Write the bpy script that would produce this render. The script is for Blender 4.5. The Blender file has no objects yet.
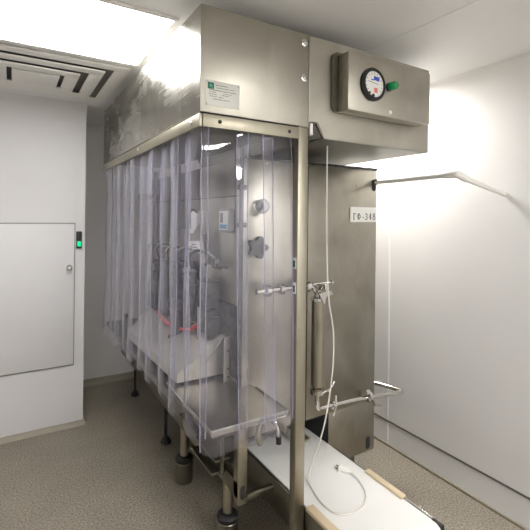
import bpy, bmesh, math, random
from mathutils import Vector, Matrix
random.seed(7)
S = bpy.context.scene
COL = S.collection
PI = math.pi

# ------------------------------------------------------------------ materials
def mat(name, color=(.8,.8,.8), rough=.5, metal=0.0, emit=None, estr=0, spec=.5, bump=None, noise=None, coat=0):
    m = bpy.data.materials.new(name); m.use_nodes = True
    nt = m.node_tree; N = nt.nodes; L = nt.links
    b = N['Principled BSDF']
    b.inputs['Base Color'].default_value = (*color, 1)
    b.inputs['Roughness'].default_value = rough
    b.inputs['Metallic'].default_value = metal
    b.inputs['Specular IOR Level'].default_value = spec
    b.inputs['Coat Weight'].default_value = coat
    if emit:
        b.inputs['Emission Color'].default_value = (*emit, 1)
        b.inputs['Emission Strength'].default_value = estr
    tc = N.new('ShaderNodeTexCoord')
    if noise:   # (scale vec, strength, second colour)
        sc, lo, hi = noise
        mp = N.new('ShaderNodeMapping'); mp.inputs['Scale'].default_value = sc
        L.new(tc.outputs['Object'], mp.inputs['Vector'])
        nz = N.new('ShaderNodeTexNoise'); nz.inputs['Scale'].default_value = 1; nz.inputs['Detail'].default_value = 5
        L.new(mp.outputs[0], nz.inputs['Vector'])
        r = N.new('ShaderNodeValToRGB')
        r.color_ramp.elements[0].position = .3; r.color_ramp.elements[1].position = .7
        r.color_ramp.elements[0].color = (*lo, 1); r.color_ramp.elements[1].color = (*hi, 1)
        L.new(nz.outputs['Fac'], r.inputs[0]); L.new(r.outputs[0], b.inputs['Base Color'])
    if bump:
        sc, st = bump
        mp2 = N.new('ShaderNodeMapping'); mp2.inputs['Scale'].default_value = sc
        L.new(tc.outputs['Object'], mp2.inputs['Vector'])
        n2 = N.new('ShaderNodeTexNoise'); n2.inputs['Scale'].default_value = 1; n2.inputs['Detail'].default_value = 4
        L.new(mp2.outputs[0], n2.inputs['Vector'])
        bp = N.new('ShaderNodeBump'); bp.inputs['Strength'].default_value = st; bp.inputs['Distance'].default_value = .002
        L.new(n2.outputs['Fac'], bp.inputs['Height']); L.new(bp.outputs[0], b.inputs['Normal'])
    return m

def steel(name, c0, c1, r0, r1, grain=(3, 3, 160), bstr=.12, smear=.0):
    """brushed stainless sheet: grain stretched along the sheet, cloudy roughness"""
    m = bpy.data.materials.new(name); m.use_nodes = True
    nt = m.node_tree; N = nt.nodes; L = nt.links
    b = N['Principled BSDF']; b.inputs['Metallic'].default_value = 1
    tc = N.new('ShaderNodeTexCoord')
    def noise(sc, det=4, dist=0):
        mp = N.new('ShaderNodeMapping'); mp.inputs['Scale'].default_value = sc
        L.new(tc.outputs['Object'], mp.inputs['Vector'])
        n = N.new('ShaderNodeTexNoise'); n.inputs['Scale'].default_value = 1
        n.inputs['Detail'].default_value = det; n.inputs['Distortion'].default_value = dist
        L.new(mp.outputs[0], n.inputs['Vector']); return n
    cl = noise((5, 5, 4), 6, .8)
    gr = noise(grain, 3)
    r = N.new('ShaderNodeValToRGB')
    r.color_ramp.elements[0].position = .3; r.color_ramp.elements[1].position = .72
    r.color_ramp.elements[0].color = (*c0, 1); r.color_ramp.elements[1].color = (*c1, 1)
    L.new(cl.outputs['Fac'], r.inputs[0]); L.new(r.outputs[0], b.inputs['Base Color'])
    add = N.new('ShaderNodeMath'); add.operation = 'ADD'
    s1 = N.new('ShaderNodeMath'); s1.operation = 'MULTIPLY'; s1.inputs[1].default_value = .6
    s2 = N.new('ShaderNodeMath'); s2.operation = 'MULTIPLY'; s2.inputs[1].default_value = .4
    L.new(cl.outputs['Fac'], s1.inputs[0]); L.new(gr.outputs['Fac'], s2.inputs[0])
    L.new(s1.outputs[0], add.inputs[0]); L.new(s2.outputs[0], add.inputs[1])
    mr = N.new('ShaderNodeMapRange'); mr.inputs['From Min'].default_value = .3; mr.inputs['From Max'].default_value = .7
    mr.inputs['To Min'].default_value = r0; mr.inputs['To Max'].default_value = r1
    L.new(add.outputs[0], mr.inputs[0]); L.new(mr.outputs[0], b.inputs['Roughness'])
    bp = N.new('ShaderNodeBump'); bp.inputs['Strength'].default_value = bstr; bp.inputs['Distance'].default_value = .001
    h = gr
    if smear:
        sm = noise((14, 9, 5), 3, 2.5)
        a2 = N.new('ShaderNodeMath'); a2.operation = 'MULTIPLY_ADD'; a2.inputs[1].default_value = smear
        L.new(sm.outputs['Fac'], a2.inputs[0]); L.new(gr.outputs['Fac'], a2.inputs[2])
        L.new(a2.outputs[0], bp.inputs['Height'])
    else:
        L.new(gr.outputs['Fac'], bp.inputs['Height'])
    L.new(bp.outputs[0], b.inputs['Normal'])
    return m

def speckle(name):
    m = bpy.data.materials.new(name); m.use_nodes = True
    nt = m.node_tree; N = nt.nodes; L = nt.links; b = N['Principled BSDF']
    b.inputs['Roughness'].default_value = .55; b.inputs['Specular IOR Level'].default_value = .35
    tc = N.new('ShaderNodeTexCoord')
    n = N.new('ShaderNodeTexNoise'); n.inputs['Scale'].default_value = 110; n.inputs['Detail'].default_value = 3
    n3 = N.new('ShaderNodeTexNoise'); n3.inputs['Scale'].default_value = 3.5; n3.inputs['Detail'].default_value = 3
    L.new(tc.outputs['Object'], n.inputs['Vector']); L.new(tc.outputs['Object'], n3.inputs['Vector'])
    r = N.new('ShaderNodeValToRGB')
    e = r.color_ramp.elements; e[0].position = .32; e[0].color = (.18,.145,.11,1); e[1].position = .68; e[1].color = (.44,.40,.33,1)
    q = e.new(.5); q.color = (.295,.26,.205,1)
    L.new(n.outputs['Fac'], r.inputs[0])
    mx = N.new('ShaderNodeMix'); mx.data_type = 'RGBA'; mx.blend_type = 'MULTIPLY'; mx.inputs['Factor'].default_value = .35
    L.new(r.outputs[0], mx.inputs['A']); L.new(n3.outputs['Fac'], mx.inputs['B'])
    L.new(mx.outputs['Result'], b.inputs['Base Color'])
    return m

def pvc(name, base=.12, graze=.3, ior=1.5):
    """soft clear vinyl: mostly see-through, milky and glossy at grazing angles"""
    m = bpy.data.materials.new(name); m.use_nodes = True
    nt = m.node_tree; N = nt.nodes; L = nt.links
    for n in list(N): N.remove(n)
    out = N.new('ShaderNodeOutputMaterial')
    tr = N.new('ShaderNodeBsdfTransparent'); tr.inputs[0].default_value = (.93,.93,.965,1)
    df = N.new('ShaderNodeBsdfDiffuse'); df.inputs[0].default_value = (.56,.545,.70,1)
    tl = N.new('ShaderNodeBsdfTranslucent'); tl.inputs[0].default_value = (.56,.545,.70,1)
    gl = N.new('ShaderNodeBsdfGlossy'); gl.inputs[0].default_value = (1,1,1,1); gl.inputs['Roughness'].default_value = .06
    lw = N.new('ShaderNodeLayerWeight'); lw.inputs[0].default_value = .5
    tc = N.new('ShaderNodeTexCoord')
    mp = N.new('ShaderNodeMapping'); mp.inputs['Scale'].default_value = (16, 16, 1.6)
    n = N.new('ShaderNodeTexNoise'); n.inputs['Scale'].default_value = 1; n.inputs['Detail'].default_value = 4
    L.new(tc.outputs['Object'], mp.inputs[0]); L.new(mp.outputs[0], n.inputs['Vector'])
    bp = N.new('ShaderNodeBump'); bp.inputs['Strength'].default_value = .35; bp.inputs['Distance'].default_value = .004
    L.new(n.outputs['Fac'], bp.inputs['Height'])
    L.new(bp.outputs[0], gl.inputs['Normal'])
    m1 = N.new('ShaderNodeMixShader'); m1.inputs[0].default_value = .5
    L.new(df.outputs[0], m1.inputs[1]); L.new(tl.outputs[0], m1.inputs[2])
    mr = N.new('ShaderNodeMapRange'); mr.inputs['To Min'].default_value = base; mr.inputs['To Max'].default_value = min(1, base + graze)
    p2 = N.new('ShaderNodeMath'); p2.operation = 'POWER'; p2.inputs[1].default_value = 2.6
    L.new(lw.outputs['Facing'], p2.inputs[0]); L.new(p2.outputs[0], mr.inputs[0])
    mm = N.new('ShaderNodeMath'); mm.operation = 'MULTIPLY'
    mr2 = N.new('ShaderNodeMapRange'); mr2.inputs['From Min'].default_value = .3; mr2.inputs['From Max'].default_value = .7
    mr2.inputs['To Min'].default_value = .3; mr2.inputs['To Max'].default_value = 1.9
    L.new(n.outputs['Fac'], mr2.inputs[0])
    L.new(mr.outputs[0], mm.inputs[0]); L.new(mr2.outputs[0], mm.inputs[1])
    m2 = N.new('ShaderNodeMixShader'); L.new(mm.outputs[0], m2.inputs[0])
    L.new(tr.outputs[0], m2.inputs[1]); L.new(m1.outputs[0], m2.inputs[2])
    lw2 = N.new('ShaderNodeLayerWeight'); lw2.inputs[0].default_value = .5; L.new(bp.outputs[0], lw2.inputs['Normal'])
    p5 = N.new('ShaderNodeMath'); p5.operation = 'POWER'; p5.inputs[1].default_value = 5
    L.new(lw2.outputs['Facing'], p5.inputs[0])
    fr = N.new('ShaderNodeMath'); fr.operation = 'MULTIPLY_ADD'; fr.inputs[1].default_value = .9; fr.inputs[2].default_value = ior
    L.new(p5.outputs[0], fr.inputs[0])
    m3 = N.new('ShaderNodeMixShader'); L.new(fr.outputs[0], m3.inputs[0])
    L.new(m2.outputs[0], m3.inputs[1]); L.new(gl.outputs[0], m3.inputs[2])
    L.new(m3.outputs[0], out.inputs[0])
    return m

M = dict(
 wall = mat('painted_panel', (.72,.71,.705), .42, spec=.4, noise=((1.5,1.5,1.5),(.70,.69,.685),(.74,.73,.725))),
 ceil = mat('ceiling_panel', (.8,.8,.79), .5, noise=((1.2,1.2,1.2),(.80,.795,.785),(.84,.835,.825))),
 seam = mat('panel_sealant', (.88,.88,.87), .5),
 groove = mat('dark_groove', (.10,.09,.08), .5),
 floor = speckle('speckled_vinyl'),
 cove = mat('vinyl_cove', (.30,.27,.21), .55),
 steel = steel('brushed_steel', (.42,.40,.34), (.53,.51,.44), .34, .50, (3, 3, 120), .05),
 hoodside = steel('hood_side_steel', (.40,.385,.34), (.54,.52,.47), .17, .34, (3, 3, 60), .2, smear=.35),
 cabinet = steel('cabinet_steel', (.32,.30,.25), (.43,.41,.355), .27, .36, (200, 200, 12), .0),
 under = steel('shaded_steel', (.15,.14,.115), (.21,.20,.165), .4, .5, (3,3,60), 0),  # darker steel copy, shade under the hood put into its colour
 sheet = steel('pale_sheet_steel', (.62,.60,.53), (.72,.70,.63), .42, .55, (3,3,60), 0),
 dsteel = steel('work_steel', (.18,.17,.14), (.27,.255,.21), .28, .42),
 post = steel('post_steel', (.34,.315,.245), (.43,.40,.32), .36, .5, (150, 150, 4)),
 chrome = mat('polished_steel', (.66,.65,.62), .09, 1),
 black = mat('black_rubber', (.015,.015,.015), .5),
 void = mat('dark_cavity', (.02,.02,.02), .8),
 darkm = mat('dark_machined_metal', (.16,.16,.17), .3, .8, noise=((30,30,30),(.02,.02,.022),(.10,.10,.105))),
 belt = mat('white_belt', (.90,.89,.865), .35),
 wood = mat('beige_plastic', (.72,.60,.42), .5, noise=((40,4,4),(.68,.55,.37),(.76,.64,.46))),
 white = mat('white_plastic', (.86,.85,.80), .4),
 whitecable = mat('white_cable_jacket', (.78,.76,.70), .4),
 gcable = mat('grey_cable_jacket', (.35,.34,.32), .5),
 paper = mat('white_paper', (.86,.86,.82), .6),
 plate = mat('printed_plate', (.78,.79,.72), .4),
 ink = mat('black_ink', (.03,.03,.03), .6),
 greyink = mat('grey_ink', (.16,.17,.16), .6),
 logo = mat('green_print', (.01,.16,.10), .5),
 logol = mat('pale_green_print', (.12,.42,.30), .5),
 blueink = mat('blue_print', (.04,.10,.55), .5),
 redink = mat('pink_red_print', (.75,.22,.18), .5),
 cyan = mat('cyan_print', (.05,.28,.42), .5),
 green = mat('green_cap', (.0,.20,.055), .25, emit=(.0,.5,.15), estr=.08, coat=.6),
 greenled = mat('green_indicator', (.0,.3,.12), .4, emit=(.0,.8,.3), estr=.6),
 dgreen = mat('dark_green_key', (.0,.06,.035), .4),
 red = mat('red_hose', (.62,.025,.02), .35),
 grey = mat('grey_plastic', (.30,.30,.29), .5),
 ventdark = mat('vent_shadow_gap', (.12,.11,.10), .8),
 pvc = pvc('clear_vinyl', .045, .46, .05),
 pvcedge = pvc('vinyl_cut_edge', .55, .4, .12),
 pvcf = pvc('clear_vinyl_front', .075, .8, .075),
 lamp = mat('lamp_diffuser', (1,1,1), .5, emit=(1,.99,.98), estr=15),
 lampb = mat('lamp_diffuser_rear', (1,1,1), .5, emit=(1,.985,.97), estr=27),
 lampr = mat('lamp_diffuser_side', (1,1,1), .5, emit=(1,.985,.975), estr=52),
)
g = M['chrome']
glass = bpy.data.materials.new('clear_knob_plastic'); glass.use_nodes = True
gb = glass.node_tree.nodes['Principled BSDF']; gb.inputs['Base Color'].default_value = (.9,.93,.95,1)
gb.inputs['Roughness'].default_value = .08; gb.inputs['Transmission Weight'].default_value = .8
M['glass'] = glass

# ------------------------------------------------------------------ mesh helpers
def box(bm, x0, x1, y0, y1, z0, z1, bev=0, seg=2):
    t = bmesh.new(); bmesh.ops.create_cube(t, size=1)
    for v in t.verts:
        v.co = Vector(((x0+x1)/2 + v.co.x*(x1-x0), (y0+y1)/2 + v.co.y*(y1-y0), (z0+z1)/2 + v.co.z*(z1-z0)))
    if bev: bmesh.ops.bevel(t, geom=t.edges[:], offset=bev, segments=seg, affect='EDGES', profile=.5)
    merge(bm, t); return bm
def merge(bm, t):
    me = bpy.data.meshes.new('tmp'); t.to_mesh(me); t.free(); bm.from_mesh(me); bpy.data.meshes.remove(me)
def frame_of(d):
    d = d.normalized(); a = Vector((0,0,1)) if abs(d.z) < .9 else Vector((1,0,0))
    u = d.cross(a).normalized(); return u, d.cross(u).normalized()
def tube(bm, pts, r, seg=12, cap=True):
    pts = [Vector(p) for p in pts]; n = len(pts)
    rr = r if isinstance(r, (list, tuple)) else [r]*n
    rings = []; u = None
    for i, p in enumerate(pts):
        if i == 0: d = pts[1]-pts[0]
        elif i == n-1: d = pts[-1]-pts[-2]
        else: d = (pts[i+1]-p).normalized() + (p-pts[i-1]).normalized()
        if d.length < 1e-9: d = pts[min(i+1,n-1)]-pts[max(i-1,0)]
        d.normalize()
        if u is None: u, v = frame_of(d)
        else:
            u = (u - d*u.dot(d)).normalized(); v = d.cross(u).normalized()
        rings.append([bm.verts.new(p + (u*math.cos(a)+v*math.sin(a))*rr[i]) for a in [2*PI*k/seg for k in range(seg)]])
    for a, b in zip(rings, rings[1:]):
        for k in range(seg): bm.faces.new((a[k], a[(k+1)%seg], b[(k+1)%seg], b[k]))
    if cap:
        bm.faces.new(rings[0][::-1]); bm.faces.new(rings[-1])
    return bm
def cyl(bm, p0, p1, r, seg=24, r2=None):
    return tube(bm, [p0, p1], [r, r if r2 is None else r2], seg)
def lathe(bm, origin, axis, prof, seg=28):
    """prof: list of (radius, distance along the axis)"""
    o = Vector(origin); d = Vector(axis).normalized(); u, v = frame_of(d); rings = []
    for r, h in prof:
        r = max(r, 1e-4)
        rings.append([bm.verts.new(o + d*h + (u*math.cos(a)+v*math.sin(a))*r) for a in [2*PI*k/seg for k in range(seg)]])
    for a, b in zip(rings, rings[1:]):
        for k in range(seg): bm.faces.new((a[k], a[(k+1)%seg], b[(k+1)%seg], b[k]))
    bm.faces.new(rings[0][::-1]); bm.faces.new(rings[-1]); return bm
def prism(bm, poly, axis, a0, a1):
    """extrude a closed polygon; axis 'x' -> poly is (y,z), 'y' -> (x,z), 'z' -> (x,y)"""
    def P(p, t): return {'x': (t, p[0], p[1]), 'y': (p[0], t, p[1]), 'z': (p[0], p[1], t)}[axis]
    A = [bm.verts.new(P(p, a0)) for p in poly]; B = [bm.verts.new(P(p, a1)) for p in poly]
    n = len(poly); bm.faces.new(A[::-1]); bm.faces.new(B)
    for k in range(n): bm.faces.new((A[k], A[(k+1)%n], B[(k+1)%n], B[k]))
    return bm
def smooth_pts(pts, n=8):
    P = [Vector(p) for p in pts]; P = [P[0]*2-P[1]] + P + [P[-1]*2-P[-2]]; out = []
    for i in range(1, len(P)-2):
        for k in range(n):
            t = k/n; a, b, c, d = P[i-1], P[i], P[i+1], P[i+2]
            out.append(.5*((2*b)+(-a+c)*t+(2*a-5*b+4*c-d)*t*t+(-a+3*b-3*c+d)*t**3))
    out.append(P[-2]); return out

def obj(name, bm, m, parent=None, origin=None):
    bmesh.ops.remove_doubles(bm, verts=bm.verts[:], dist=1e-6)
    bmesh.ops.recalc_face_normals(bm, faces=bm.faces[:])
    base = Vector((0,0,0)) if parent is None else parent_loc(parent)
    o0 = None
    if origin is not None and parent is None: o0 = Vector(origin)
    sh = o0 if o0 is not None else base
    for v in bm.verts: v.co -= sh
    me = bpy.data.meshes.new(name); bm.to_mesh(me); bm.free()
    for p in me.polygons: p.use_smooth = True
    me.set_sharp_from_angle(angle=math.radians(32))
    me.materials.append(m if not isinstance(m, str) else M[m])
    o = bpy.data.objects.new(name, me); COL.objects.link(o)
    if parent is not None: o.parent = parent
    elif o0 is not None: o.location = o0
    return o
def parent_loc(p):
    l = Vector((0,0,0))
    while p is not None: l += p.location; p = p.parent
    return l
def tag(o, label=None, cat=None, group=None, kind=None):
    for k, v in (('label',label),('category',cat),('group',group),('kind',kind)):
        if v: o[k] = v
    return o
def thing(name, loc, label, cat, group=None):
    o = bpy.data.objects.new(name, None); COL.objects.link(o); o.location = loc; o.empty_display_size = .05
    return tag(o, label, cat, group)
def struct(name, bm, m, parent=None, label=None):
    o = obj(name, bm, m, parent)
    if parent is None: o['kind'] = 'structure'
    if label: o['label'] = label
    return o
def new(): return bmesh.new()

# ------------------------------------------------------------------ dimensions
H = 2.44                         # ceiling
XR, XL, YB, YF = 2.28, -1.25, 4.2, -1.7
SX, SY = .48, 3.45               # boxed-out wall at the back left
HX0, HXM, HX1 = .581, 1.078, 1.862
HY, HYB = 1.421, 3.29
HB, HT = 1.984, 2.378
CX0, CX1, CY = .957, 1.862, 1.78  # steel cabinet

# ------------------------------------------------------------------ setting
struct('floor', box(new(), XL-.1, XR+.1, YF-.1, YB+.1, -.05, 0), 'floor')
struct('ceiling', box(new(), XL-.1, XR+.1, YF-.1, YB+.1, H, H+.06), 'ceil')
struct('wall_right', box(new(), XR, XR+.08, YF, YB, 0, H), 'wall')
struct('wall_back', box(new(), XL, XR, YB, YB+.08, 0, H), 'wall')
struct('wall_left', box(new(), XL-.08, XL, YF, YB, 0, H), 'wall')
struct('wall_front', box(new(), XL, XR, YF-.08, YF, 0, H), 'wall')
struct('wall_niche', box(new(), XL, SX, SY, YB, 0, H, 0), 'wall')
# coving between walls and ceiling
def coving(run, a0, a1, corner, sgn):
    pts = []
    rh, rv = .08, .20
    for k in range(9):
        a = PI/2*k/8
        pts.append((corner + sgn*rh*(1-math.sin(a)), H - rv*(1-math.cos(a))))
    pts.append((corner + 0*sgn, H))
    # from ceiling point to the wall point; closes at the corner
    b = new(); prism(b, pts, run, a0, a1); return b
struct('trim_1', coving('y', YF, YB, XR, -1), 'wall')
struct('trim_2', coving('x', SX, XR, YB, -1), 'wall')
struct('trim_3', coving('x', XL, SX, SY, -1), 'wall')
# coved vinyl skirting
def skirt(axis, a0, a1, c, sgn, m='cove', h=.055):
    poly = [(c, 0), (c, h), (c+sgn*.006, h), (c+sgn*.009, .03), (c+sgn*.018, .012), (c+sgn*.035, .0015), (c+sgn*.035, 0)]
    return prism(new(), poly, axis, a0, a1)
struct('baseboard_back', skirt('x', SX, XR, YB, -1), 'cove')
struct('baseboard_niche', skirt('x', XL, SX+.01, SY, -1, h=.03), 'cove')
struct('baseboard_side', skirt('y', SY, YB, SX, 1), 'cove')
struct('baseboard_right', box(new(), XR-.012, XR, YF, YB, 0, .016, .003), 'cove')
# horizontal groove trim on the right wall + sealed joints of the wall panels
struct('trim_4', box(new(), XR-.006, XR, YF, YB, .168, .178, .002), 'groove')
for i, y in enumerate((2.05, 3.25, .45, -.75)):
    struct('trim_%d' % (5+i), box(new(), XR-.003, XR+.001, y-.006, y+.006, .0, H-.2), 'seam')
# ceiling panel joints
for i, x in enumerate((1.52,)):
    struct('trim_%d' % (9+i), box(new(), x-.004, x+.004, YF, YB, H-.0025, H+.001), 'seam')

# door leaf in the boxed-out wall (left edge of the picture) with knob lock and green sensor
d = struct('door_1', box(new(), -.75, .405, SY-.014, SY+.02, .47, 1.53, .002), 'wall')
struct('door_frame', box(box(box(box(new(), -.765, -.750, SY-.006, SY+.01, .46, 1.54), .405, .412, SY-.006, SY+.01, .46, 1.54), -.765, .412, SY-.006, SY+.01, 1.53, 1.54), -.765, .412, SY-.006, SY+.01, .46, .47), 'grey', d)
b = new(); lathe(b, (.37, SY-.014, 1.205), (0,-1,0), [(.020,0),(.020,.004),(.012,.006),(.011,.022),(.017,.026),(.018,.038),(.012,.044)])
struct('door_knob', b, 'chrome', d)
t = thing('wall_sensor', (.437, SY, 1.41), 'small black door switch with a lit green lamp on the white wall at far left', 'switch')
obj('housing', box(new(), .418, .457, SY-.022, SY, 1.345, 1.475, .008, 3), 'black', t)
obj('indicator', box(new(), .424, .451, SY-.027, SY-.020, 1.36, 1.40, .004), 'greenled', t)

# ------------------------------------------------------------------ ceiling lights and vent
def panel_light(x0, x1, y0, y1, m, label, recess=0):
    t = thing('ceiling_light', ((x0+x1)/2, (y0+y1)/2, H), label, 'ceiling light')
    f = new(); w = .018
    box(f, x0, x1, y0, y0+w, H-.012, H, .002); box(f, x0, x1, y1-w, y1, H-.012, H, .002)
    box(f, x0, x0+w, y0+w, y1-w, H-.012, H, .002); box(f, x1-w, x1, y0+w, y1-w, H-.012, H, .002)
    obj('frame', f, 'white', t)
    obj('diffuser', box(new(), x0+w, x1-w, y0+w, y1-w, H-.008, H-.001), m, t)
panel_light(-.16, .60, 1.70, 2.36, 'lamp', 'bright square ceiling light panel left of the steel hood')
panel_light(1.90, 2.18, 1.78, 2.40, 'lampr', 'narrow ceiling light between the hood and the right wall')
panel_light(.95, 1.75, -1.25, -.45, 'lampb', 'large ceiling light panel behind the viewpoint')
vt = thing('ceiling_vent', (.15, 2.8, H), 'white ceiling air diffuser with stepped slots beside the bright light panel', 'vent')
x0, x1, y0, y1 = -.35, .57, 2.42, 3.22
fr = new()
for k, (ins, dz) in enumerate(((0, .012), (.12, .022), (.24, .032))):
    a0, a1, c0, c1, w = x0+ins, x1-ins, y0+ins*.8, y1-ins*.8, .075
    box(fr, a0, a1, c0, c0+w, H-dz, H-dz+.008, .002); box(fr, a0, a1, c1-w, c1, H-dz, H-dz+.008, .002)
    box(fr, a0, a0+w, c0+w, c1-w, H-dz, H-dz+.008, .002); box(fr, a1-w, a1, c0+w, c1-w, H-dz, H-dz+.008, .002)
obj('louvre_frame', fr, 'white', vt)
obj('slot_backing', box(new(), x0+.02, x1-.02, y0+.02, y1-.02, H-.003, H+.0), 'ventdark', vt)
b = new(); box(b, x0+.34, x1-.34, y0+.28, y1-.28, H-.036, H-.026, .002)
obj('centre_plate', b, 'white', vt)

# ------------------------------------------------------------------ steel hood
hood = thing('laminar_flow_hood', (HX0, HY, HB), 'long brushed steel air hood hung above the curtain and the machine', 'hood')
b = new()
box(b, HX0, HXM-.001, HY, HYB, HB, HT, .003)
o = obj('curtain_housing', b, 'hoodside', hood)
o.data.materials.append(M['steel'])
for p in o.data.polygons:
    if p.normal.y < -.7 or p.normal.z < -.5: p.material_index = 1
# right housing: raised chamfer at its lower left corner
b = new()
poly = [(HXM+.001, HT), (HX1, HT), (HX1, 1.945), (HXM+.085, 1.945), (HXM+.045, HB+.026), (HXM+.001, HB+.026)]
prism(b, poly, 'y', HY, HYB-.5)
bmesh.ops.recalc_face_normals(b, faces=b.faces[:])
bmesh.ops.bevel(b, geom=b.edges[:], offset=.003, segments=2, affect='EDGES')
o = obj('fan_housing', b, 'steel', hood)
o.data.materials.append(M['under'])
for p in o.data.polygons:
    if p.normal.z < -.9: p.material_index = 1  # faces turned down take the steel with painted shade
# joint strip and bolts
obj('joint_strip', box(new(), HXM-.004, HXM+.003, HY-.0035, HY+.004, HB+.02, HT-.002, .001), 'steel', hood)
for z in (2.338, 2.190):
    b = new(); lathe(b, (HXM-.028, HY, z), (0,-1,0), [(.0165,0),(.0165,.003),(.010,.005),(.010,.011),(.007,.013)], 20)
    obj('bolt', b, 'chrome', hood)
# lower frame behind the chamfer
b = new(); tube(b, [(HXM+.0, HY+.012, 1.925), (HXM+.085, HY+.012, 1.948), (HXM+.045, HY+.012, 2.008)], .005, 8)
obj('corner_bracket', b, 'darkm', hood)
obj('cable_gland', box(new(), HXM+.012, HXM+.03, HY+.008, HY+.028, 1.955, 2.008, .004), 'white', hood)
# curtain rails (flat bars) under the housing
def rail(name, bm, bolts, axis):
    r = obj(name, bm, 'post', hood)
    for p in bolts:
        b = new(); lathe(b, p, axis, [(.0075,0),(.0075,.003),(.004,.005)], 14)
        obj('rail_bolt', b, 'darkm' if axis[1] else 'chrome', r)
RZ0, RZ1 = 1.930, 1.977
rail('curtain_rail', box(new(), HX0-.002, HX0+.010, HY+.0, HYB, RZ0, RZ1, .001), [(HX0-.002, y, (RZ0+RZ1)/2) for y in (1.50, 2.28, 3.15)], (-1,0,0))
rail('curtain_rail', box(new(), HX0+.012, 1.026, HY-.003, HY+.009, RZ0, RZ1, .001), [(x, HY-.003, (RZ0+RZ1)/2) for x in (.66, .975)], (0,-1,0))
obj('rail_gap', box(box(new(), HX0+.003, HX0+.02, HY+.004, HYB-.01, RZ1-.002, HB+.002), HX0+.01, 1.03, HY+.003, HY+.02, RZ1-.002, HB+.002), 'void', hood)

# support post at the front
post = thing('support_post', (1.05, HY+.02, 0), 'upright square steel post holding up the front of the hood', 'post')
obj('tube', box(new(), 1.026, 1.076, HY+.001, HY+.041, .006, HB-.001, .003), 'post', post)
obj('foot_plate', box(new(), 1.000, 1.076, HY-.024, HY+.066, 0, .006, .001), 'steel', post)
for z in (1.405, 1.30):
    s = obj('switch_frame', box(new(), 1.0225, 1.0265, HY+.008, HY+.034, z-.024, z+.024, .001), 'paper', post)
    obj('switch_key', box(new(), 1.0195, 1.0235, HY+.012, HY+.030, z-.016, z+.012, .001), 'dgreen', s)

# control box on the hood
cb = thing('control_box', (1.56, HY, 2.14), 'shallow steel control box with round gauge on the hood front', 'control box')
BX0, BX1, BZ0, BZ1, BY = 1.222, 1.760, 2.064, 2.317, HY-.085
obj('casing', box(new(), BX0, BX1, BY, HY-.018, BZ0, BZ1, .006, 2), 'steel', cb)
# backing flange with rounded corners
b = new(); pts = []
for cx_, cz_, a0 in ((BX1-.02, BZ1-.015, 0), (BX0+.0, BZ1-.015, PI/2), (BX0+.0, BZ0+.03, PI), (BX1-.02, BZ0+.03, PI*1.5)):
    for k in range(7):
        a = a0 + PI/2*k/6; pts.append((cx_+.028*math.cos(a), cz_+.028*math.sin(a)))
prism(b, pts, 'y', HY-.018, HY-.0005); obj('backing_flange', b, 'dsteel', cb)
gx, gz = 1.361, 2.192
b = new(); lathe(b, (gx, BY, gz), (0,-1,0), [(.073,0),(.073,.012),(.064,.020),(.058,.020),(.057,.012),(.001,.012)], 40)
ga = obj('pressure_gauge', b, 'black', cb); ga['label'] = 'round black-rimmed pressure gauge'
b = new(); lathe(b, (gx, BY-.0125, gz), (0,-1,0), [(.0565,0),(.0565,.001)], 40); obj('dial', b, 'plate', ga).data.materials[0] = M['paper']
yy = BY-.0142
def bar(bm, x, z, w, h, y=None, rot=0):
    y = yy if y is None else y
    c, s = math.cos(rot), math.sin(rot)
    vs = [bm.verts.new((x + c*a*w/2 - s*e*h/2, y, z + s*a*w/2 + c*e*h/2)) for a, e in ((-1,-1),(1,-1),(1,1),(-1,1))]
    vs2 = [bm.verts.new(v.co + Vector((0, .0008, 0))) for v in vs]
    bm.faces.new(vs); bm.faces.new(vs2[::-1])
    for k in range(4): bm.faces.new((vs[k], vs2[k], vs2[(k+1)%4], vs[(k+1)%4]))
b = new()
for k in range(13):
    a = math.radians(215 - 250*k/12); bar(b, gx+.047*math.cos(a)*1, gz+.047*math.sin(a), .010 if k%3==0 else .006, .0016, rot=a)
bar(b, gx-.006, gz+.006, .062, .0016, rot=-.12); obj('scale_marks', b, 'ink', ga)
b = new(); bar(b, gx+.014, gz+.026, .034, .018, rot=-.1); bar(b, gx-.010, gz+.018, .018, .005); obj('blue_marking', b, 'blueink', ga)
b = new(); bar(b, gx+.010, gz-.026, .022, .022); obj('red_marking', b, 'redink', ga)
b = new(); lathe(b, (gx-.006, BY-.013, gz-.05), (0,-1,0), [(.007,0),(.007,.004),(.004,.006)], 16)
lathe(b, (gx-.028, BY-.013, gz-.040), (0,-1,0), [(.005,0),(.005,.003)], 12); obj('adjusting_screw', b, 'black', ga)
b = new(); lathe(b, (1.468, BY, 2.20), (0,-1,0), [(.020,0),(.020,.004),(.017,.006),(.017,.012)], 24)
pb = obj('indicator_base', b, 'black', cb)
b = new(); lathe(b, (1.468, BY-.012, 2.20), (0,-1,0), [(.0185,0),(.0185,.026),(.015,.032),(.001,.034)], 24); obj('green_cap', b, 'green', pb)
b = new(); lathe(b, (1.478, BY, 2.086), (0,-1,0), [(.009,0),(.009,.004),(.006,.005)], 16); obj('lock', b, 'paper', cb)
# faint engraved caption above the gauge
b = new()
for k in range(9): bar(b, 1.325+.010*k, 2.285, .006, .0035, y=BY-.0006)
for k in range(7): bar(b, 1.330+.011*k, 2.276, .007, .0035, y=BY-.0006)
obj('engraved_caption', b, mat('faded_red_ink', (.40,.24,.19), .6), cb)

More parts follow.
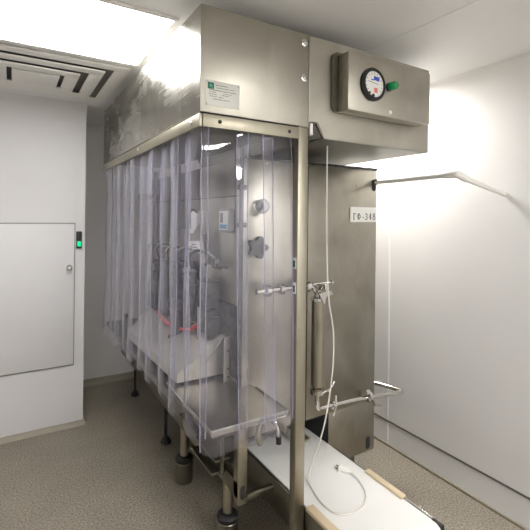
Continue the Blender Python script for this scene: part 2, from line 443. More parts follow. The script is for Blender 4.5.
# ------------------------------------------------------------------ name plate and number label
def text_mesh(s, size, loc, m, parent, name, extr=.0004, sx=1.0, bold=0.0):
    cu = bpy.data.curves.new(name, 'FONT'); cu.body = s; cu.size = size; cu.extrude = extr; cu.offset = bold
    tmp = bpy.data.objects.new('tmp', cu); COL.objects.link(tmp)
    dg = bpy.context.evaluated_depsgraph_get()
    me = bpy.data.meshes.new_from_object(tmp.evaluated_get(dg)); bpy.data.objects.remove(tmp)
    pl = parent_loc(parent)
    for v in me.vertices:
        v.co = Vector((loc[0] + v.co.x*sx, loc[1] - v.co.z, loc[2] + v.co.y)) - pl
    me.materials.clear(); me.materials.append(M[m])
    o = bpy.data.objects.new(name, me); COL.objects.link(o); o.parent = parent; return o
np_ = thing('name_plate', (.70, HY, 2.07), 'small printed maker plate with green logo on the hood front', 'label plate')
px0, px1, pz0, pz1 = .602, .742, 2.010, 2.103
obj('plate', box(new(), px0, px1, HY-.0022, HY-.0002, pz0, pz1, .0006), 'plate', np_)
py = HY-.0026
b = new(); bar(b, px0+.0205, pz1-.0195, .025, .024, y=py); lg = obj('logo', b, 'logo', np_)
b = new(); bar(b, px0+.0205, pz1-.0195, .010, .010, y=py-.0006, rot=.78); bar(b, px0+.026, pz1-.028, .004, .006, y=py-.0006); obj('logo_mark', b, 'logol', lg)
def textline(b, x, z, w, h):
    cx_ = x
    while cx_ < x+w:
        cw = random.uniform(.0016, .0028)
        bar(b, cx_+cw/2, z + random.uniform(-.0003,.0003), cw, h*random.uniform(.7,1.0), y=py); cx_ += cw + random.choice((.0007,.0007,.0008,.0024))
b = new()
textline(b, px0+.040, pz1-.0150, .048, .0032); textline(b, px0+.040, pz1-.0245, .078, .0030)
textline(b, px0+.013, pz1-.0345, .112, .0030)
textline(b, px0+.015, pz1-.0425, .024, .0026); textline(b, px0+.072, pz1-.0425, .016, .0026); textline(b, px0+.094, pz1-.0435, .012, .0026)
textline(b, px0+.011, pz1-.0500, .034, .0030); textline(b, px0+.064, pz1-.0495, .028, .0030)
textline(b, px0+.015, pz1-.0580, .028, .0028); textline(b, px0+.052, pz1-.0585, .024, .0028)
textline(b, px0+.030, pz1-.0670, .064, .0034)
obj('printed_lines', b, 'greyink', np_)
b = new()
for x_, z_ in ((px0+.005,pz0+.006),(px0+.005,pz1-.006),(px1-.005,pz0+.006),(px1-.005,pz1-.006)):
    lathe(b, (x_, HY-.002, z_), (0,-1,0), [(.0025,0),(.0025,.0012),(.001,.0018)], 10)
obj('rivets', b, 'chrome', np_)

nl = thing('number_label', (1.75, CY-.002, 1.62), 'white paper label reading ГФ-348 on the steel cabinet', 'label')
obj('paper', box(new(), 1.650, 1.855, CY-.0035, CY-.0022, 1.577, 1.664), 'paper', nl)
def lettering(parent, x0, z0, h, adv):
    """Г Ф - 3 4 8 in serif strokes, each character its own outline in one printed line"""
    b = new(); y = CY-.0042; w = adv*.62; t = adv*.17; th = t*.55
    def st(x, z, x2, z2, k):
        d = math.hypot(x2-x, z2-z); bar(b, (x+x2)/2, (z+z2)/2, d, k, y=y, rot=math.atan2(z2-z, x2-x))
    def arc(cx, cz, rx, rz, a0, a1, k, n=12):
        P = [(cx+rx*math.cos(math.radians(a0+(a1-a0)*q/n)), cz+rz*math.sin(math.radians(a0+(a1-a0)*q/n))) for q in range(n+1)]
        for p, q in zip(P, P[1:]): st(p[0], p[1], q[0]+(q[0]-p[0])*.15, q[1]+(q[1]-p[1])*.15, k)
    x = x0                                    # Г
    st(x+w*.25, z0, x+w*.25, z0+h, t); st(x, z0+h-th/2, x+w, z0+h-th/2, th); st(x, z0+th/2, x+w*.5, z0+th/2, th); st(x+w-th/2, z0+h*.76, x+w-th/2, z0+h, th)
    x += adv*.92                              # Ф
    st(x+w*.62, z0, x+w*.62, z0+h, t); st(x+w*.35, z0+th/2, x+w*.9, z0+th/2, th); st(x+w*.35, z0+h-th/2, x+w*.9, z0+h-th/2, th)
    arc(x+w*.62, z0+h*.5, w*.60, h*.29, 0, 360, th*1.2, 20)
    x += adv*1.22; st(x, z0+h*.38, x+w*.55, z0+h*.38, th*1.3)   # -
    x += adv*.66                              # 3
    arc(x+w*.42, z0+h*.74, w*.34, h*.23, 160, -90, th*1.3); arc(x+w*.42, z0+h*.28, w*.40, h*.25, 90, -160, th*1.3)
    x += adv*.92                              # 4
    st(x+w*.66, z0, x+w*.66, z0+h, t*.9); st(x, z0+h*.3, x+w, z0+h*.3, th); st(x+w*.02, z0+h*.3, x+w*.62, z0+h*.98, th)
    x += adv*.95                              # 8
    arc(x+w*.45, z0+h*.74, w*.33, h*.22, 0, 360, th*1.3, 16); arc(x+w*.45, z0+h*.27, w*.40, h*.25, 0, 360, th*1.3, 16)
    obj('lettering', b, 'ink', parent)
lettering(nl, 1.672, 1.590, .038, .0335)

# ------------------------------------------------------------------ vinyl strip curtains
def strip(x, y, along, w, z0, z1, off, sweep, ph, m, parent, flare=.012, sg=1, lean=0):
    """one hanging vinyl strip; along = unit vector across the strip, off = outward offset from the rail"""
    b = new(); nu, nv = 14, 40; al = Vector(along); outn = Vector((al.y, -al.x, 0)) * -1
    rows = []
    for j in range(nv+1):
        v = j/nv; row = []
        for i in range(nu+1):
            u = i/nu*2-1
            zb = z0 - .040*(1-abs(u)**3) + .012*u*sweep
            z = z1 + (zb-z1)*v
            if sg > 0: bow = (.020 + flare*v**3)*(1-u*u) + .003*math.sin(4*v*PI+ph)
            else: bow = -(.003 + flare*v**3)*(1-u*u) + lean*v + .0055*math.sin(34*v+ph+.8*u)*math.exp(-5*v) - .0012*math.cos(5*u+ph)*v
            p = Vector((x, y, 0)) + al*(u*w/2*(1-.025*v) + .004*math.sin(3*v+ph)) + outn*(off + bow)
            row.append(b.verts.new((p.x, p.y, z)))
        rows.append(row)
    for r0, r1 in zip(rows, rows[1:]):
        for i in range(nu): b.faces.new((r0[i], r0[i+1], r1[i+1], r1[i]))
    ends = [[r[0].co.copy() for r in rows], [r[-1].co.copy() for r in rows]]
    so = obj('vinyl_strip', b, m, parent)
    for E in ends:
        obj('cut_edge', tube(new(), E, .0021, 6), 'pvcedge', so)
    return so
lc = thing('strip_curtain', (HX0, 2.36, .7), 'long curtain of overlapping clear vinyl strips down the left side of the machine', 'curtain')
ctr = [1.545, 1.70, 1.89, 2.08, 2.27, 2.46, 2.65, 2.84, 3.03, 3.20]
for i, y in enumerate(ctr):
    strip(HX0+.042, y, (0,1,0), .235 if i < 9 else .2, (.775, .815)[i>0] - .004*i + random.uniform(-.012,.012), RZ1-.004, .012*(i%2)+.002, random.choice((-1,1)), i*1.7, 'pvc', lc)
fc = thing('strip_curtain', (.82, HY, .73), 'short clear vinyl strip curtain hanging between the hood corner and the steel post', 'curtain')
for i, (x, w) in enumerate(((.700,.20), (.835,.17), (.944,.14))):
    strip(x, HY+.040, (1,0,0), w, .750+random.uniform(-.01,.01), RZ1-.004, -.008*(i%2), 1, 2+i*2.1, 'pvcf', fc, flare=.008, sg=-1, lean=-.036)

# ------------------------------------------------------------------ the machine
mc = thing('filling_machine', (1.4, 2.5, 0), 'steel bodied filling machine standing on feet behind the vinyl curtain', 'machine')
# cabinet shell with the outfeed opening (X up to 1.51, z below .5)
b = new()
CB, CT, CYB = .222, 1.885, 3.32
box(b, CX0, CX1, CY, CYB, .515, CT, .004)
box(b, 1.51, CX1, CY, CYB, CB, .518, .003)
box(b, CX0, 1.512, CY+.55, CYB, CB, .518, .003)
cab = obj('cabinet_shell', b, 'cabinet', mc)
obj('outfeed_cavity', box(new(), CX0+.04, 1.5095, CY+.52, CY+.549, .24, .499), 'void', mc)  # black sheet stands for the dark depth of the opening
obj('cavity_shade', box(box(new(), 1.5065, 1.5098, CY+.001, CY+.52, .224, .514), CX0+.04, 1.5065, CY+.003, CY+.52, .508, .5145), 'void', mc)  # black side and top sheets added as the shade inside the opening
obj('door_seam', box(new(), 1.348, 1.352, CY-.0012, CY+.002, .51, CT-.01), 'void', mc)
obj('top_edge', box(new(), CX0, CX1+.002, CY-.003, CY+.02, CT, CT+.012, .001), 'darkm', mc)
b = new(); pts = [(1.812+.017*math.cos(a), .272+.028*(1 if math.sin(a) > 0 else -1)*.6+.02*math.sin(a)) for a in [2*PI*k/20 for k in range(20)]]
prism(b, pts, 'y', CY-.0015, CY+.001); obj('grip_slot', b, 'void', mc)
b = new(); pts = [(1.838+.015*math.cos(a), 1.795+.026*(1 if math.sin(a) > 0 else -1)*.7+.016*math.sin(a)) for a in [2*PI*k/20 for k in range(20)]]
prism(b, pts, 'y', CY-.0015, CY+.001); obj('pipe_slot', b, 'void', mc)
# edge pole at the cabinet's front left corner
b = new(); tube(b, [(CX0-.02, CY-.02, .76), (CX0-.02, CY-.02, 1.93)], .011, 12)
obj('corner_rod', b, 'darkm', mc)
b = new()
for z in (1.56, 1.74): box(b, CX0-.04, CX0+.0, CY-.04, CY, z-.012, z+.012, .003)
obj('rod_clamps', b, 'black', mc)
# work table along the left side
obj('work_table', box(new(), .64, CX0-.001, CY+.02, 3.42, .742, .768, .003), 'dsteel', mc)
# base frame
b = new()
box(b, .842, .882, 1.585, 3.84, .38, .45, .002);
box(b, .888, 1.04, 1.60, 1.63, .345, .365, .002)
obj('base_beam', b, 'dsteel', mc)
b = new(); box(b, .690, .868, 1.86, 1.90, .705, .741, .002); box(b, .69, .868, 2.5, 2.54, .705, .741, .002); box(b, .69, .73, 1.9, 3.4, .66, .705, .002)
obj('table_beam', b, 'dsteel', mc)
b = new(); box(b, .842, .887, 1.583, 1.628, .35, .735, .003); up = obj('upright', b, 'post', mc)
b = new(); pts = [(.8645+.010*math.cos(a), .405+.018*(1 if math.sin(a) > 0 else -1)+.012*math.sin(a)) for a in [2*PI*k/20 for k in range(20)]]
prism(b, pts, 'y', 1.5815, 1.584); obj('upright_slot', b, 'void', up)
b = new()
for y in (2.2, 3.0, 3.7): box(b, .845, .880, y, y+.035, .45, .742, .002)
obj('upright', b, 'dsteel', mc)
b = new(); box(b, .78, .842, 1.60, 1.606, .66, .68)
box(b, .795, .803, 1.64, 1.665, .47, .74, .002); box(b, .77, .84, 1.70, 1.95, .44, .452, .002); box(b, .77, .84, 1.66, 1.90, .52, .530, .002)
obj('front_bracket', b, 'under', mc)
# legs: two with large cup feet, two slim black ones, two under the cabinet
for (x, y) in ((.918, 1.83), (.905, 2.40)):
    b = new(); cyl(b, (x, y, .12), (x, y, .40), .024, 24); lg_ = obj('leg', b, 'post', mc)
    b = new(); lathe(b, (x, y, 0), (0,0,1), [(.046,0),(.054,.006),(.054,.118),(.050,.122)], 32); obj('foot_cup', b, 'dsteel', lg_)
    b = new(); lathe(b, (x, y, .120), (0,0,1), [(.050,0),(.053,.006),(.053,.020),(.044,.030),(.028,.036)], 32); obj('rubber_collar', b, 'black', lg_)
for (x, y) in ((.943, 2.87), (.951, 3.76)):
    b = new(); cyl(b, (x, y, .02), (x, y, .46), .011, 16); lg_ = obj('leg', b, 'black', mc)
    b = new(); lathe(b, (x, y, 0), (0,0,1), [(.034,0),(.036,.008),(.026,.028),(.012,.045)], 24); obj('foot_pad', b, 'black', lg_)
for (x, y) in ((1.72, 1.90), (1.72, 3.2)):
    b = new(); box(b, x-.055, x+.055, y-.05, y+.05, .012, CB+.005, .003); lg_ = obj('leg', b, 'dsteel', mc)
    b = new(); box(b, x-.06, x+.06, y-.055, y+.055, 0, .012, .002); obj('foot_plate', b, 'black', lg_)
b = new(); box(b, .90, .96, 3.72, 3.80, .38, .46, .002); box(b, .882, .96, 2.85, 2.89, .38, .45, .002); obj('cross_piece', b, 'dsteel', mc)
# side panel fittings (left face of the cabinet, X = CX0)
FX = CX0
obj('side_panel', box(new(), FX-.004, FX-.0005, CY+.03, CYB-.03, .80, 1.86, .001), 'cabinet', mc)
obj('panel_seam', box(new(), FX-.0055, FX-.003, CY+.03, CYB-.03, 1.70, 1.706), 'darkm', mc)
obj('lower_panel', box(new(), FX-.010, FX-.004, CY+.03, 2.75, .80, 1.16, .002), 'darkm', mc)
# display unit with blue print
dv = obj('display_unit', box(new(), FX-.036, FX-.004, 1.860, 1.985, 1.520, 1.640, .010, 3), 'grey', mc)
obj('display_face', box(new(), FX-.0375, FX-.0355, 1.872, 1.972, 1.532, 1.628, .001), 'plate', dv)
b = new(); box(b, FX-.039, FX-.037, 1.88, 1.962, 1.538, 1.56); obj('blue_strip', b, 'cyan', dv)
b = new(); box(b, FX-.039, FX-.037, 1.925, 1.955, 1.568, 1.62); obj('dark_strip', b, 'greyink', dv)
# junction box, handle, label
jb = obj('junction_box', box(new(), FX-.075, FX-.004, 2.19, 2.31, 1.50, 1.63, .006), 'white', mc)
b = new(); tube(b, smooth_pts([(FX-.075, 2.175, 1.62), (FX-.10, 2.17, 1.635), (FX-.12, 2.17, 1.62), (FX-.12, 2.17, 1.57), (FX-.12, 2.17, 1.53)], 5), .006, 8); obj('box_handle', b, 'black', jb)
tg = obj('tilted_tag', prism(new(), [(2.10, 1.40), (2.27, 1.40), (2.27, 1.455), (2.12, 1.465)], 'x', FX-.09, FX-.085), 'paper', mc)
b = new()
for k, (w_, z_) in enumerate(((.06,1.442),(.11,1.427),(.09,1.413))):
    box(b, FX-.0915, FX-.0905, 2.19-w_/2, 2.19+w_/2, z_-.003, z_+.003)
obj('tag_print', b, 'greyink', tg)
b = new(); prism(b, [(2.06,1.35),(2.28,1.35),(2.23,1.50),(2.14,1.56)], 'x', FX-.082, FX-.070); obj('gusset_plate', b, 'steel', mc)
obj('tool_arm', box(box(new(), FX-.07, FX-.055, 1.80, 2.22, 1.345, 1.362, .003), FX-.08, FX-.045, 1.93, 1.97, 1.335, 1.385, .004), 'black', mc)
# filling head cluster: turret, nozzles, pistons, clamps
b = new()
lathe(b, (.84, 2.30, .80), (0,0,1), [(.095,0),(.10,.02),(.10,.09),(.08,.11),(.06,.13),(.06,.26),(.085,.28),(.085,.31),(.04,.33),(.04,.40)], 28)
obj('turret', b, 'darkm', mc)
b = new()
for k, (y, z) in enumerate(((1.98,1.02),(2.06,1.04),(2.14,1.03))):
    box(b, .87, FX-.01, y, y+.05, z-.06, z+.05, .006)
box(b, .84, .94, 2.0, 2.2, 1.12, 1.26, .008); box(b, .86, .945, 2.12, 2.30, 1.02, 1.11, .01); box(b, .80, .94, 2.68, 2.90, .98, 1.22, .01); box(b, .80, .95, 2.42, 2.62, 1.0, 1.33, .01); box(b, .84, .95, 2.85, 3.05, 1.0, 1.28, .01)
obj('gear_housing', b, 'darkm', mc)
for k in range(6):
    y = 2.02 + .16*k; x = .80 + .03*(k % 2)
    b = new(); lathe(b, (x, y, 1.20), (0,0,1), [(.006,-.14),(.009,-.12),(.009,-.02),(.022,0),(.022,.045),(.014,.05),(.014,.09),(.026,.095),(.026,.115),(.01,.125)], 18)
    obj('nozzle', b, 'chrome' if k % 2 else 'darkm', mc)
for k in range(5):
    y = 2.10 + .19*k
    b = new(); tube(b, smooth_pts([(.83, y, 1.31), (.80, y-.03, 1.39), (.84, y-.06, 1.42), (.92, y-.08, 1.38), (.95, y-.09, 1.32)], 6), .0085, 10)
    obj('feed_tube', b, ('black','darkm','chrome','darkm','black')[k], mc)
b = new()
for k in range(4):
    y = 2.08 + .22*k; cyl(b, (.86, y, .77), (.86, y, 1.20), .012, 16)
obj('guide_rods', b, 'chrome', mc)
b = new()
for k in range(14):
    y, z = random.uniform(1.95, 3.0), random.uniform(1.0, 1.3)
    lathe(b, (.90, y, z), (-1,0,0), [(.016,0),(.016,.03),(.009,.035),(.009,.05)], 12)
obj('hex_fittings', b, 'chrome', mc)
b = new(); box(b, .79, .93, 2.66, 2.80, 1.10, 1.40, .008); box(b, .85, .94, 2.30, 2.38, 1.36, 1.52, .006); obj('valve_block', b, 'dsteel', mc)
b = new(); tube(b, [(.90, 2.55, 1.33), (.90, 2.55, 1.92)], .018, 14); tube(b, [(.90, 3.02, 1.28), (.90, 3.02, 1.92)], .014, 14)
box(b, .80, .95, 3.10, 3.13, 1.72, 1.76, .003); obj('hanger_rods', b, 'dsteel', mc)
# slotted upright beside the guard
b = new(); box(b, .952, .9565, 1.80, 1.815, .77, 1.02)
br = obj('perforated_bracket', box(new(), .905, .945, 1.865, 1.870, .77, 1.0, .001), 'steel', mc)
bmesh_hole = new()
for z in (.80, .84, .93): lathe(bmesh_hole, (.928, 1.865, z), (0,-1,0), [(.005,0),(.005,.001)], 10)
obj('hole', bmesh_hole, 'void', br)
b.free()
# knobs and fittings on the front panel under the hood
kb = obj('knob_mount', lathe(new(), (1.038, CY, 1.652), (0,-1,0), [(.032,0),(.032,.008),(.018,.012),(.018,.03)], 28), 'chrome', mc)
obj('clear_knob', lathe(new(), (1.038, CY-.03, 1.652), (0,-1,0), [(.030,0),(.036,.006),(.036,.026),(.028,.034)], 28), 'glass', kb)
b = new(); pts = []
for k in range(50):
    a = 2*PI*k/50; r = .047 + .010*math.cos(5*a); pts.append((1.012+r*math.cos(a), 1.452+r*math.sin(a)))
prism(b, pts, 'y', CY-.062, CY-.03); bmesh.ops.bevel(b, geom=[e for e in b.edges if len(e.link_faces)==2 and e.calc_face_angle(0) > 1], offset=.004, segments=2, affect='EDGES')
sk = obj('star_knob', b, 'darkm', mc); obj('knob_stem', cyl(new(), (1.012, CY-.032, 1.452), (1.012, CY, 1.452), .014), 'black', sk)

# product guard (sloping sheet steel chute)
gu = thing('product_chute', (.80, 2.35, .77), 'sloping sheet steel guard chute behind the curtain on the work table', 'chute')
b = new()
for p in [(.946,1.94,.7895),(.69,1.94,.7895),(.69,1.94,.832),(.835,1.94,.858),(.946,1.94,.985),(.946,2.8,.7895),(.665,2.8,.7895),(.665,2.8,.85),(.80,2.8,.985),(.946,2.8,.985)]: b.verts.new(p)
bmesh.ops.convex_hull(b, input=b.verts[:])
obj('guard_sheet', b, 'sheet', gu)
b = new(); tube(b, [(.944, 1.938, .986), (.835, 1.938, .860)], .004, 8); obj('base_flange', box(new(), .70, .94, 2.0, 2.79, .7685, .7895, .001), 'dsteel', gu); obj('bright_lip', b, 'chrome', gu)
# red air hose lying over the chute
hp = smooth_pts([(.88,2.08,1.053),(.855,2.13,.995),(.82,2.234,.965),(.79,2.40,.968),(.79,2.58,.99),(.83,2.62,1.005),(.87,2.58,1.03),(.90,2.54,1.06)], 8)
b = new(); tube(b, hp, .0085, 12)
hs = thing('air_hose', (.80, 2.4, .95), 'loop of red air hose drooping over the steel chute', 'hose')
obj('hose', b, 'red', hs)
b = new(); cyl(b, (.88, 2.08, 1.053), (.893, 2.06, 1.085), .012, 16); cyl(b, (.90, 2.54, 1.06), (.912, 2.53, 1.085), .012, 16); obj('hose_fittings', b, 'chrome', hs)

# ------------------------------------------------------------------ tray table under the curtain
tr = thing('tray', (.83, 1.8, .76), 'shallow steel tray jutting out under the front vinyl strips', 'tray')
TX0, TX1, TY0, TY1 = .650, 1.012, 1.442, 1.985
obj('tray_floor', box(new(), TX0+.004, TX1-.004, TY0+.004, TY1, .770, .776), 'cabinet', tr)
b = new(); box(b, TX0, TX1, TY0, TY0+.005, .762, .788, .0015); box(b, TX0, TX0+.005, TY0+.005, TY1, .769, .788, .0015); box(b, TX1-.005, TX1, TY0+.005, CY-.05, .769, .788, .0015)
obj('tray_rim', b, 'chrome', tr)
b = new(); box(b, .70, .74, 1.46, 1.795, .750, .769); box(b, .90, .94, 1.46, 1.795, .750, .769)
obj('tray_brace', b, 'dsteel', tr)

# clamp fittings hanging beneath the tray
cf = thing('pipe_clamp', (.98, 1.55, .70), 'polished clamp fitting with black lever under the steel tray', 'clamp')
b = new(); lathe(b, (.955, 1.56, .728), (0,0,1), [(.045,0),(.045,.008),(.030,.012),(.030,.018),(.040,.020),(.040,.026)], 28); obj('clamp_ring', b, 'chrome', cf)
b = new(); tube(b, [(.985,1.53,.722),(.99,1.50,.69),(.99,1.495,.655)], [.010,.008,.008], 12); obj('lever', b, 'chrome', cf)
b = new(); cyl(b, (.99,1.495,.655), (.99,1.493,.625), .012, 16); obj('lever_tip', b, 'black', cf)
b = new(); tube(b, smooth_pts([(.955,1.56,.728),(.93,1.55,.70),(.915,1.54,.66),(.925,1.54,.62)], 5), .013, 14); obj('outlet_spout', b, 'post', cf)
ab = thing('flat_bar', (1.0, 1.6, .72), 'flat steel bar running under the tray to the post', 'bar')
obj('bar', box(new(), .998, 1.006, 1.46, 1.95, .68, .712, .001), 'post', ab)

# ------------------------------------------------------------------ conveyor
cv = thing('belt_conveyor', (1.3, 1.7, 0), 'low white belt conveyor coming out of the cabinet opening', 'conveyor')
VX0, VX1, VY0, VY1, VZ = 1.098, 1.502, 1.06, 2.28, .352
b = new(); pr = []
R_ = .028
for k in range(13):
    a = PI/2 + PI*k/12; pr.append((VY0+R_+R_*math.cos(a), VZ-R_+R_*math.sin(a)))
for k in range(13):
    a = -PI/2 + PI*k/12; pr.append((VY1-R_+R_*math.cos(a), VZ-R_+R_*math.sin(a)))
prism(b, pr, 'x', VX0, VX1); obj('belt', b, 'belt', cv)
for s, x in ((0, VX0-.016), (1, VX1+.002)):
    b = new(); box(b, x, x+.012, VY0+.03, VY1-.01, .205, VZ-.004, .002)
    obj('side_plate', b, 'dsteel', cv)
b = new(); box(b, VX1+.004, VX1+.010, VY0+.05, 1.27, VZ-.006, VZ+.006, .001); lathe(b, (VX1+.006, 1.17, VZ+.005), (0,0,1), [(.005,0),(.005,.012)], 10); obj('edge_rail', b, 'chrome', cv)
b = new(); box(b, VX1-.004, VX1+.016, VY0, VY0+.05, VZ-.065, VZ+.002, .004); obj('end_cap', b, 'black', cv)
b = new(); box(b, VX1-.014, VX1+.016, 1.255, 1.480, VZ+.001, VZ+.013, .002); obj('side_guide', b, 'wood', cv)
b = new(); box(b, VX0-.020, VX0+.020, 1.10, 1.415, VZ+.001, VZ+.016, .002); obj('side_guide', b, 'wood', cv)
for (x, y) in ((VX0-.006, 1.22), (VX1+.008, 1.22), (VX0-.006, 2.1), (VX1+.008, 2.1)):
    b = new(); box(b, x-.012, x+.012, y-.015, y+.015, .012, .21, .002); l_ = obj('leg', b, 'dsteel', cv)
    b = new(); lathe(b, (x, y, 0), (0,0,1), [(.022,0),(.022,.006),(.012,.014)], 16); obj('foot_pad', b, 'black', l_)
b = new(); box(b, VX0, VX1, 1.9, 1.94, .215, .24); box(b, VX0, VX1, 1.2, 1.24, .215, .24); obj('cross_bar', b, 'dsteel', cv)
b = new(); box(b, 1.33, 1.36, 1.74, 2.05, .42, .435, .002)
rb = tag(obj('guide_bar', b, 'steel', origin=(1.345, 1.9, .42)), 'narrow pale steel bar inside the dark cabinet opening', 'bar')

# ------------------------------------------------------------------ filter column and pipework in front of the cabinet
fp = thing('filter_column', (1.335, 1.70, .70), 'upright steel filter tube with clamps in front of the cabinet beside the post', 'filter')
FY = 1.70
b = new(); lathe(b, (1.362, FY, .73), (0,0,1), [(.022,-.01),(.033,0),(.033,.44),(.022,.455)], 28); obj('filter_tube', b, 'post', fp)
b = new(); lathe(b, (1.362, FY, 1.165), (0,0,1), [(.022,0),(.040,.006),(.040,.020),(.022,.026),(.018,.05)], 24)
tube(b, smooth_pts([(1.362,FY,1.20),(1.335,FY,1.235),(1.30,FY,1.25),(1.25,FY,1.252),(1.16,FY,1.25),(.99,FY,1.245)], 6), .014, 16)
obj('top_elbow', b, 'chrome', fp)
b = new(); lathe(b, (1.285, FY, 1.25), (1,0,0), [(.018,-.014),(.030,-.010),(.030,.010),(.018,.014)], 24); lathe(b, (1.05, FY, 1.247), (1,0,0), [(.018,-.016),(.030,-.010),(.030,.010),(.018,.016)], 24)
lathe(b, (1.13, FY, 1.249), (1,0,0), [(.018,-.016),(.028,-.010),(.028,.010),(.018,.016)], 24)
box(b, 1.36, 1.375, FY-.06, FY+.0, 1.225, 1.262, .003); tube(b, [(1.31, FY-.02, 1.262), (1.43, FY-.025, 1.262)], .0055, 10)
lathe(b, (1.425, FY-.025, 1.262), (1,0,0), [(.010,0),(.012,.004),(.010,.012)], 12)
obj('clamp_ring', b, 'chrome', fp)
b = new(); prism(b, [(1.33,1.215),(1.405,1.225),(1.425,1.205),(1.375,1.195),(1.365,1.155),(1.362,1.16)], 'y', FY-.048, FY-.040); obj('wing_nut', b, 'chrome', fp)
b = new(); lathe(b, (1.362, FY, .70), (0,0,1), [(.020,-.02),(.038,-.012),(.038,.012),(.020,.02)], 24); tube(b, [(1.36, FY-.035, .70),(1.41, FY-.045, .715),(1.44, FY-.045, .75)], .006, 10)
lathe(b, (1.40, FY-.045, .712), (.4,0,.3), [(.012,-.008),(.012,.008)], 10); obj('clamp_ring', b, 'chrome', fp)
obj('black_bracket', box(new(), 1.275, 1.292, FY+.03, CY-.002, .60, 1.15, .002), 'black', fp)

pp = thing('drain_pipe', (1.65, FY, .62), 'thin polished steel pipe running across the cabinet front and bending back round its side', 'pipe')
b = new()
path = smooth_pts([(1.362, FY, .69), (1.362, FY, .65), (1.366, FY, .625), (1.375, FY, .607), (1.41, FY, .603), (1.50, FY, .601)], 6) + \
       smooth_pts([(1.60, FY, .597), (1.80, FY, .580), (1.99, FY, .561), (2.012, FY+.006, .559), (2.016, FY+.024, .559), (1.995, FY+.09, .562), (1.94, FY+.19, .566), (1.885, FY+.25, .568)], 6)
tube(b, path, .0125, 14); obj('pipe', b, 'chrome', pp)
b = new(); lathe(b, (1.885, FY+.25, .568), (-1,0,0), [(.012,-.012),(.024,-.008),(.024,.002),(.014,.004),(.014,.022)], 20); obj('wall_flange', b, 'darkm', pp)
b = new(); lathe(b, (1.475, FY, .603), (1,0,0), [(.013,-.018),(.022,-.012),(.022,.010),(.013,.016)], 20); tube(b, [(1.475, FY-.02, .62),(1.468, FY-.025, .665)], .005, 8); tube(b, [(1.475, FY-.02, .60),(1.44, FY-.04, .565)], .005, 8); obj('clamp_ring', b, 'chrome', pp)
b = new(); lathe(b, (1.735, FY, .590), (1,0,0), [(.014,-.016),(.028,-.010),(.028,.010),(.014,.016)], 20); lathe(b, (1.72, FY, .617), (1,0,0), [(.016,-.012),(.016,.012)], 14)
tube(b, [(1.74, FY-.02, .585),(1.755, FY-.028, .55),(1.80, FY-.03, .535)], .006, 8); box(b, 1.725, 1.745, FY, CY-.001, .56, .60, .002)
obj('pipe_holder', b, 'chrome', pp)

wp = thing('plastic_pipe', (1.9, 1.5, 1.82), 'white plastic pipe sticking out of the cabinet top corner towards the right wall', 'pipe')
b = new(); tube(b, [(1.852, CY-.001, 1.815), (1.865, 1.70, 1.816), (1.872, 1.32, 1.822)], .0135, 16); obj('pipe', b, 'white', wp)
b = new(); tube(b, smooth_pts([(1.872, 1.325, 1.822), (1.874, 1.28, 1.822), (1.885, 1.262, 1.82), (1.91, 1.250, 1.805), (1.93, 1.250, 1.80)], 5), .018, 16); obj('elbow', b, 'white', wp)
b = new(); tube(b, [(1.93, 1.25, 1.80), (2.274, 1.25, 1.74)], .0135, 16); obj('pipe', b, 'white', wp)
b = new(); lathe(b, (1.852, CY-.001, 1.815), (0,-1,0), [(.02,0),(.02,.012),(.015,.018)], 16); obj('pipe_nut', b, 'chrome', wp)

# ------------------------------------------------------------------ cables
wc = thing('power_cable', (1.29, 1.55, .4), 'white power cable hanging from the hood and looping over the belt to its plug', 'cable')
BZ = VZ + .006
cp = smooth_pts([(1.287, 1.55, 1.9445), (1.287, 1.55, 1.80), (1.289, 1.55, 1.5), (1.305, 1.549, 1.22), (1.335, 1.548, 1.05), (1.335, 1.548, .87), (1.300, 1.55, .65), (1.258, 1.56, .50), (1.225, 1.575, .40), (1.205, 1.56, .366),
   (1.185, 1.50, BZ-.001), (1.165, 1.41, BZ-.001), (1.175, 1.335, BZ-.001), (1.23, 1.30, BZ-.001), (1.31, 1.31, BZ-.001), (1.375, 1.36, BZ-.001), (1.415, 1.44, BZ-.001), (1.425, 1.505, BZ+.003)], 8)
b = new(); tube(b, cp, .0038, 10); obj('cord', b, 'whitecable', wc)
b = new(); P0 = Vector((1.425, 1.505, BZ+.004)); D = Vector((-.035, .065, .004)).normalized()
lathe(b, P0, D, [(.006,0),(.008,.012),(.013,.020),(.015,.030),(.015,.052),(.019,.055),(.019,.062)], 18)
pgo = obj('plug', b, 'white', wc)
b = new(); sd = D.cross(Vector((0,0,1))).normalized()
for s in (-1, 1): cyl(b, P0+D*.062+sd*.009*s, P0+D*.082+sd*.009*s, .0024, 10)
obj('plug_pin', b, 'chrome', pgo)
gc = thing('signal_cable', (1.12, 1.55, 1.3), 'thin grey cable hanging close beside the steel post', 'cable')
b = new(); tube(b, smooth_pts([(1.155, 1.56, 1.9445), (1.156, 1.56, 1.7), (1.154, 1.56, 1.45), (1.150, 1.56, 1.33), (1.15, 1.60, 1.28), (1.15, 1.68, 1.272)], 8), .0028, 8); obj('cord', b, 'gcable', gc)

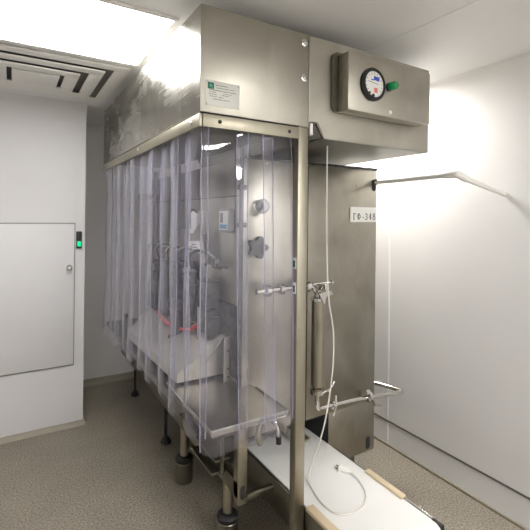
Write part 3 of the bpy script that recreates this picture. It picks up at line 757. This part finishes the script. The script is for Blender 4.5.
# ------------------------------------------------------------------ every separate piece its own part
def split_pieces(o, name):
    me = o.data; bm = bmesh.new(); bm.from_mesh(me); seen = set(); isl = []
    for v in bm.verts:
        if v in seen: continue
        st = [v]; comp = []; seen.add(v)
        while st:
            q = st.pop(); comp.append(q)
            for e in q.link_edges:
                w_ = e.other_vert(q)
                if w_ not in seen: seen.add(w_); st.append(w_)
        isl.append(comp)
    bb = [[[min(v.co[a] for v in c)-.001 for a in range(3)], [max(v.co[a] for v in c)+.001 for a in range(3)]] for c in isl]
    par = list(range(len(isl)))
    def f(i):
        while par[i] != i: i = par[i]
        return i
    for i in range(len(isl)):
        for j in range(i):
            if all(bb[i][0][a] <= bb[j][1][a] and bb[j][0][a] <= bb[i][1][a] for a in range(3)): par[f(i)] = f(j)
    roots = sorted({f(i) for i in range(len(isl))})
    if len(roots) < 2: bm.free(); o.name = name; return
    for r in roots:
        keep = {v.index for i in range(len(isl)) if f(i) == r for v in isl[i]}
        c = bm.copy(); c.verts.ensure_lookup_table()
        bmesh.ops.delete(c, geom=[v for v in c.verts if v.index not in keep], context='VERTS')
        m2 = bpy.data.meshes.new(name); c.to_mesh(m2); c.free()
        m2.materials.append(me.materials[0])
        n = bpy.data.objects.new(name, m2); COL.objects.link(n); n.parent = o.parent; n.location = o.location
    bm.free(); bpy.data.objects.remove(o)
ren = {'gear_housing':'gear_housing','hex_fittings':'pipe_fitting','rivets':'rivet','rod_clamps':'rod_clamp','upright':'upright','hanger_rods':'hanger_rod',
 'guide_rods':'guide_rod','front_bracket':'front_bracket','table_beam':'table_beam','base_beam':'base_beam','tray_brace':'tray_brace','cross_bar':'cross_bar',
 'hole':'hole','hose_fittings':'hose_fitting','cross_piece':'cross_piece','clamp_ring':'clamp_ring','top_elbow':'top_elbow','valve_block':'valve_block','edge_rail':'edge_rail','outlet_spout':'outlet_spout'}
for o in list(bpy.data.objects):
    k = o.name.split('.')[0]
    if o.type == 'MESH' and k in ren and o.parent and not o.children: split_pieces(o, ren[k])

# ------------------------------------------------------------------ world and camera
w = bpy.data.worlds.new('room_air'); S.world = w; w.use_nodes = True
w.node_tree.nodes['Background'].inputs[0].default_value = (.9,.92,1,1); w.node_tree.nodes['Background'].inputs[1].default_value = .05

cam = bpy.data.cameras.new('camera'); co = bpy.data.objects.new('camera', cam); COL.objects.link(co)
co.location = (0, 0, 1.6)
yaw = math.radians(-31.3)
roll = math.radians(-.65)
co.matrix_world = Matrix.Translation((0,0,1.6)) @ Matrix.Rotation(yaw, 4, 'Z') @ Matrix.Rotation(PI/2, 4, 'X') @ Matrix.Rotation(roll*-1, 4, 'Z')
cam.sensor_width = 36; cam.lens = 36*416/530; cam.shift_y = -(265-217)/530
cam.clip_start = .02
S.camera = co
S.view_settings.view_transform = 'Standard'; S.view_settings.look = 'None'
S.view_settings.gamma = 1; S.view_settings.exposure = .45
S.view_settings.use_curve_mapping = False
S.cycles.transparent_max_bounces = 40
S.cycles.max_bounces = 10
S.cycles.diffuse_bounces = 6
S.cycles.sample_clamp_indirect = 6
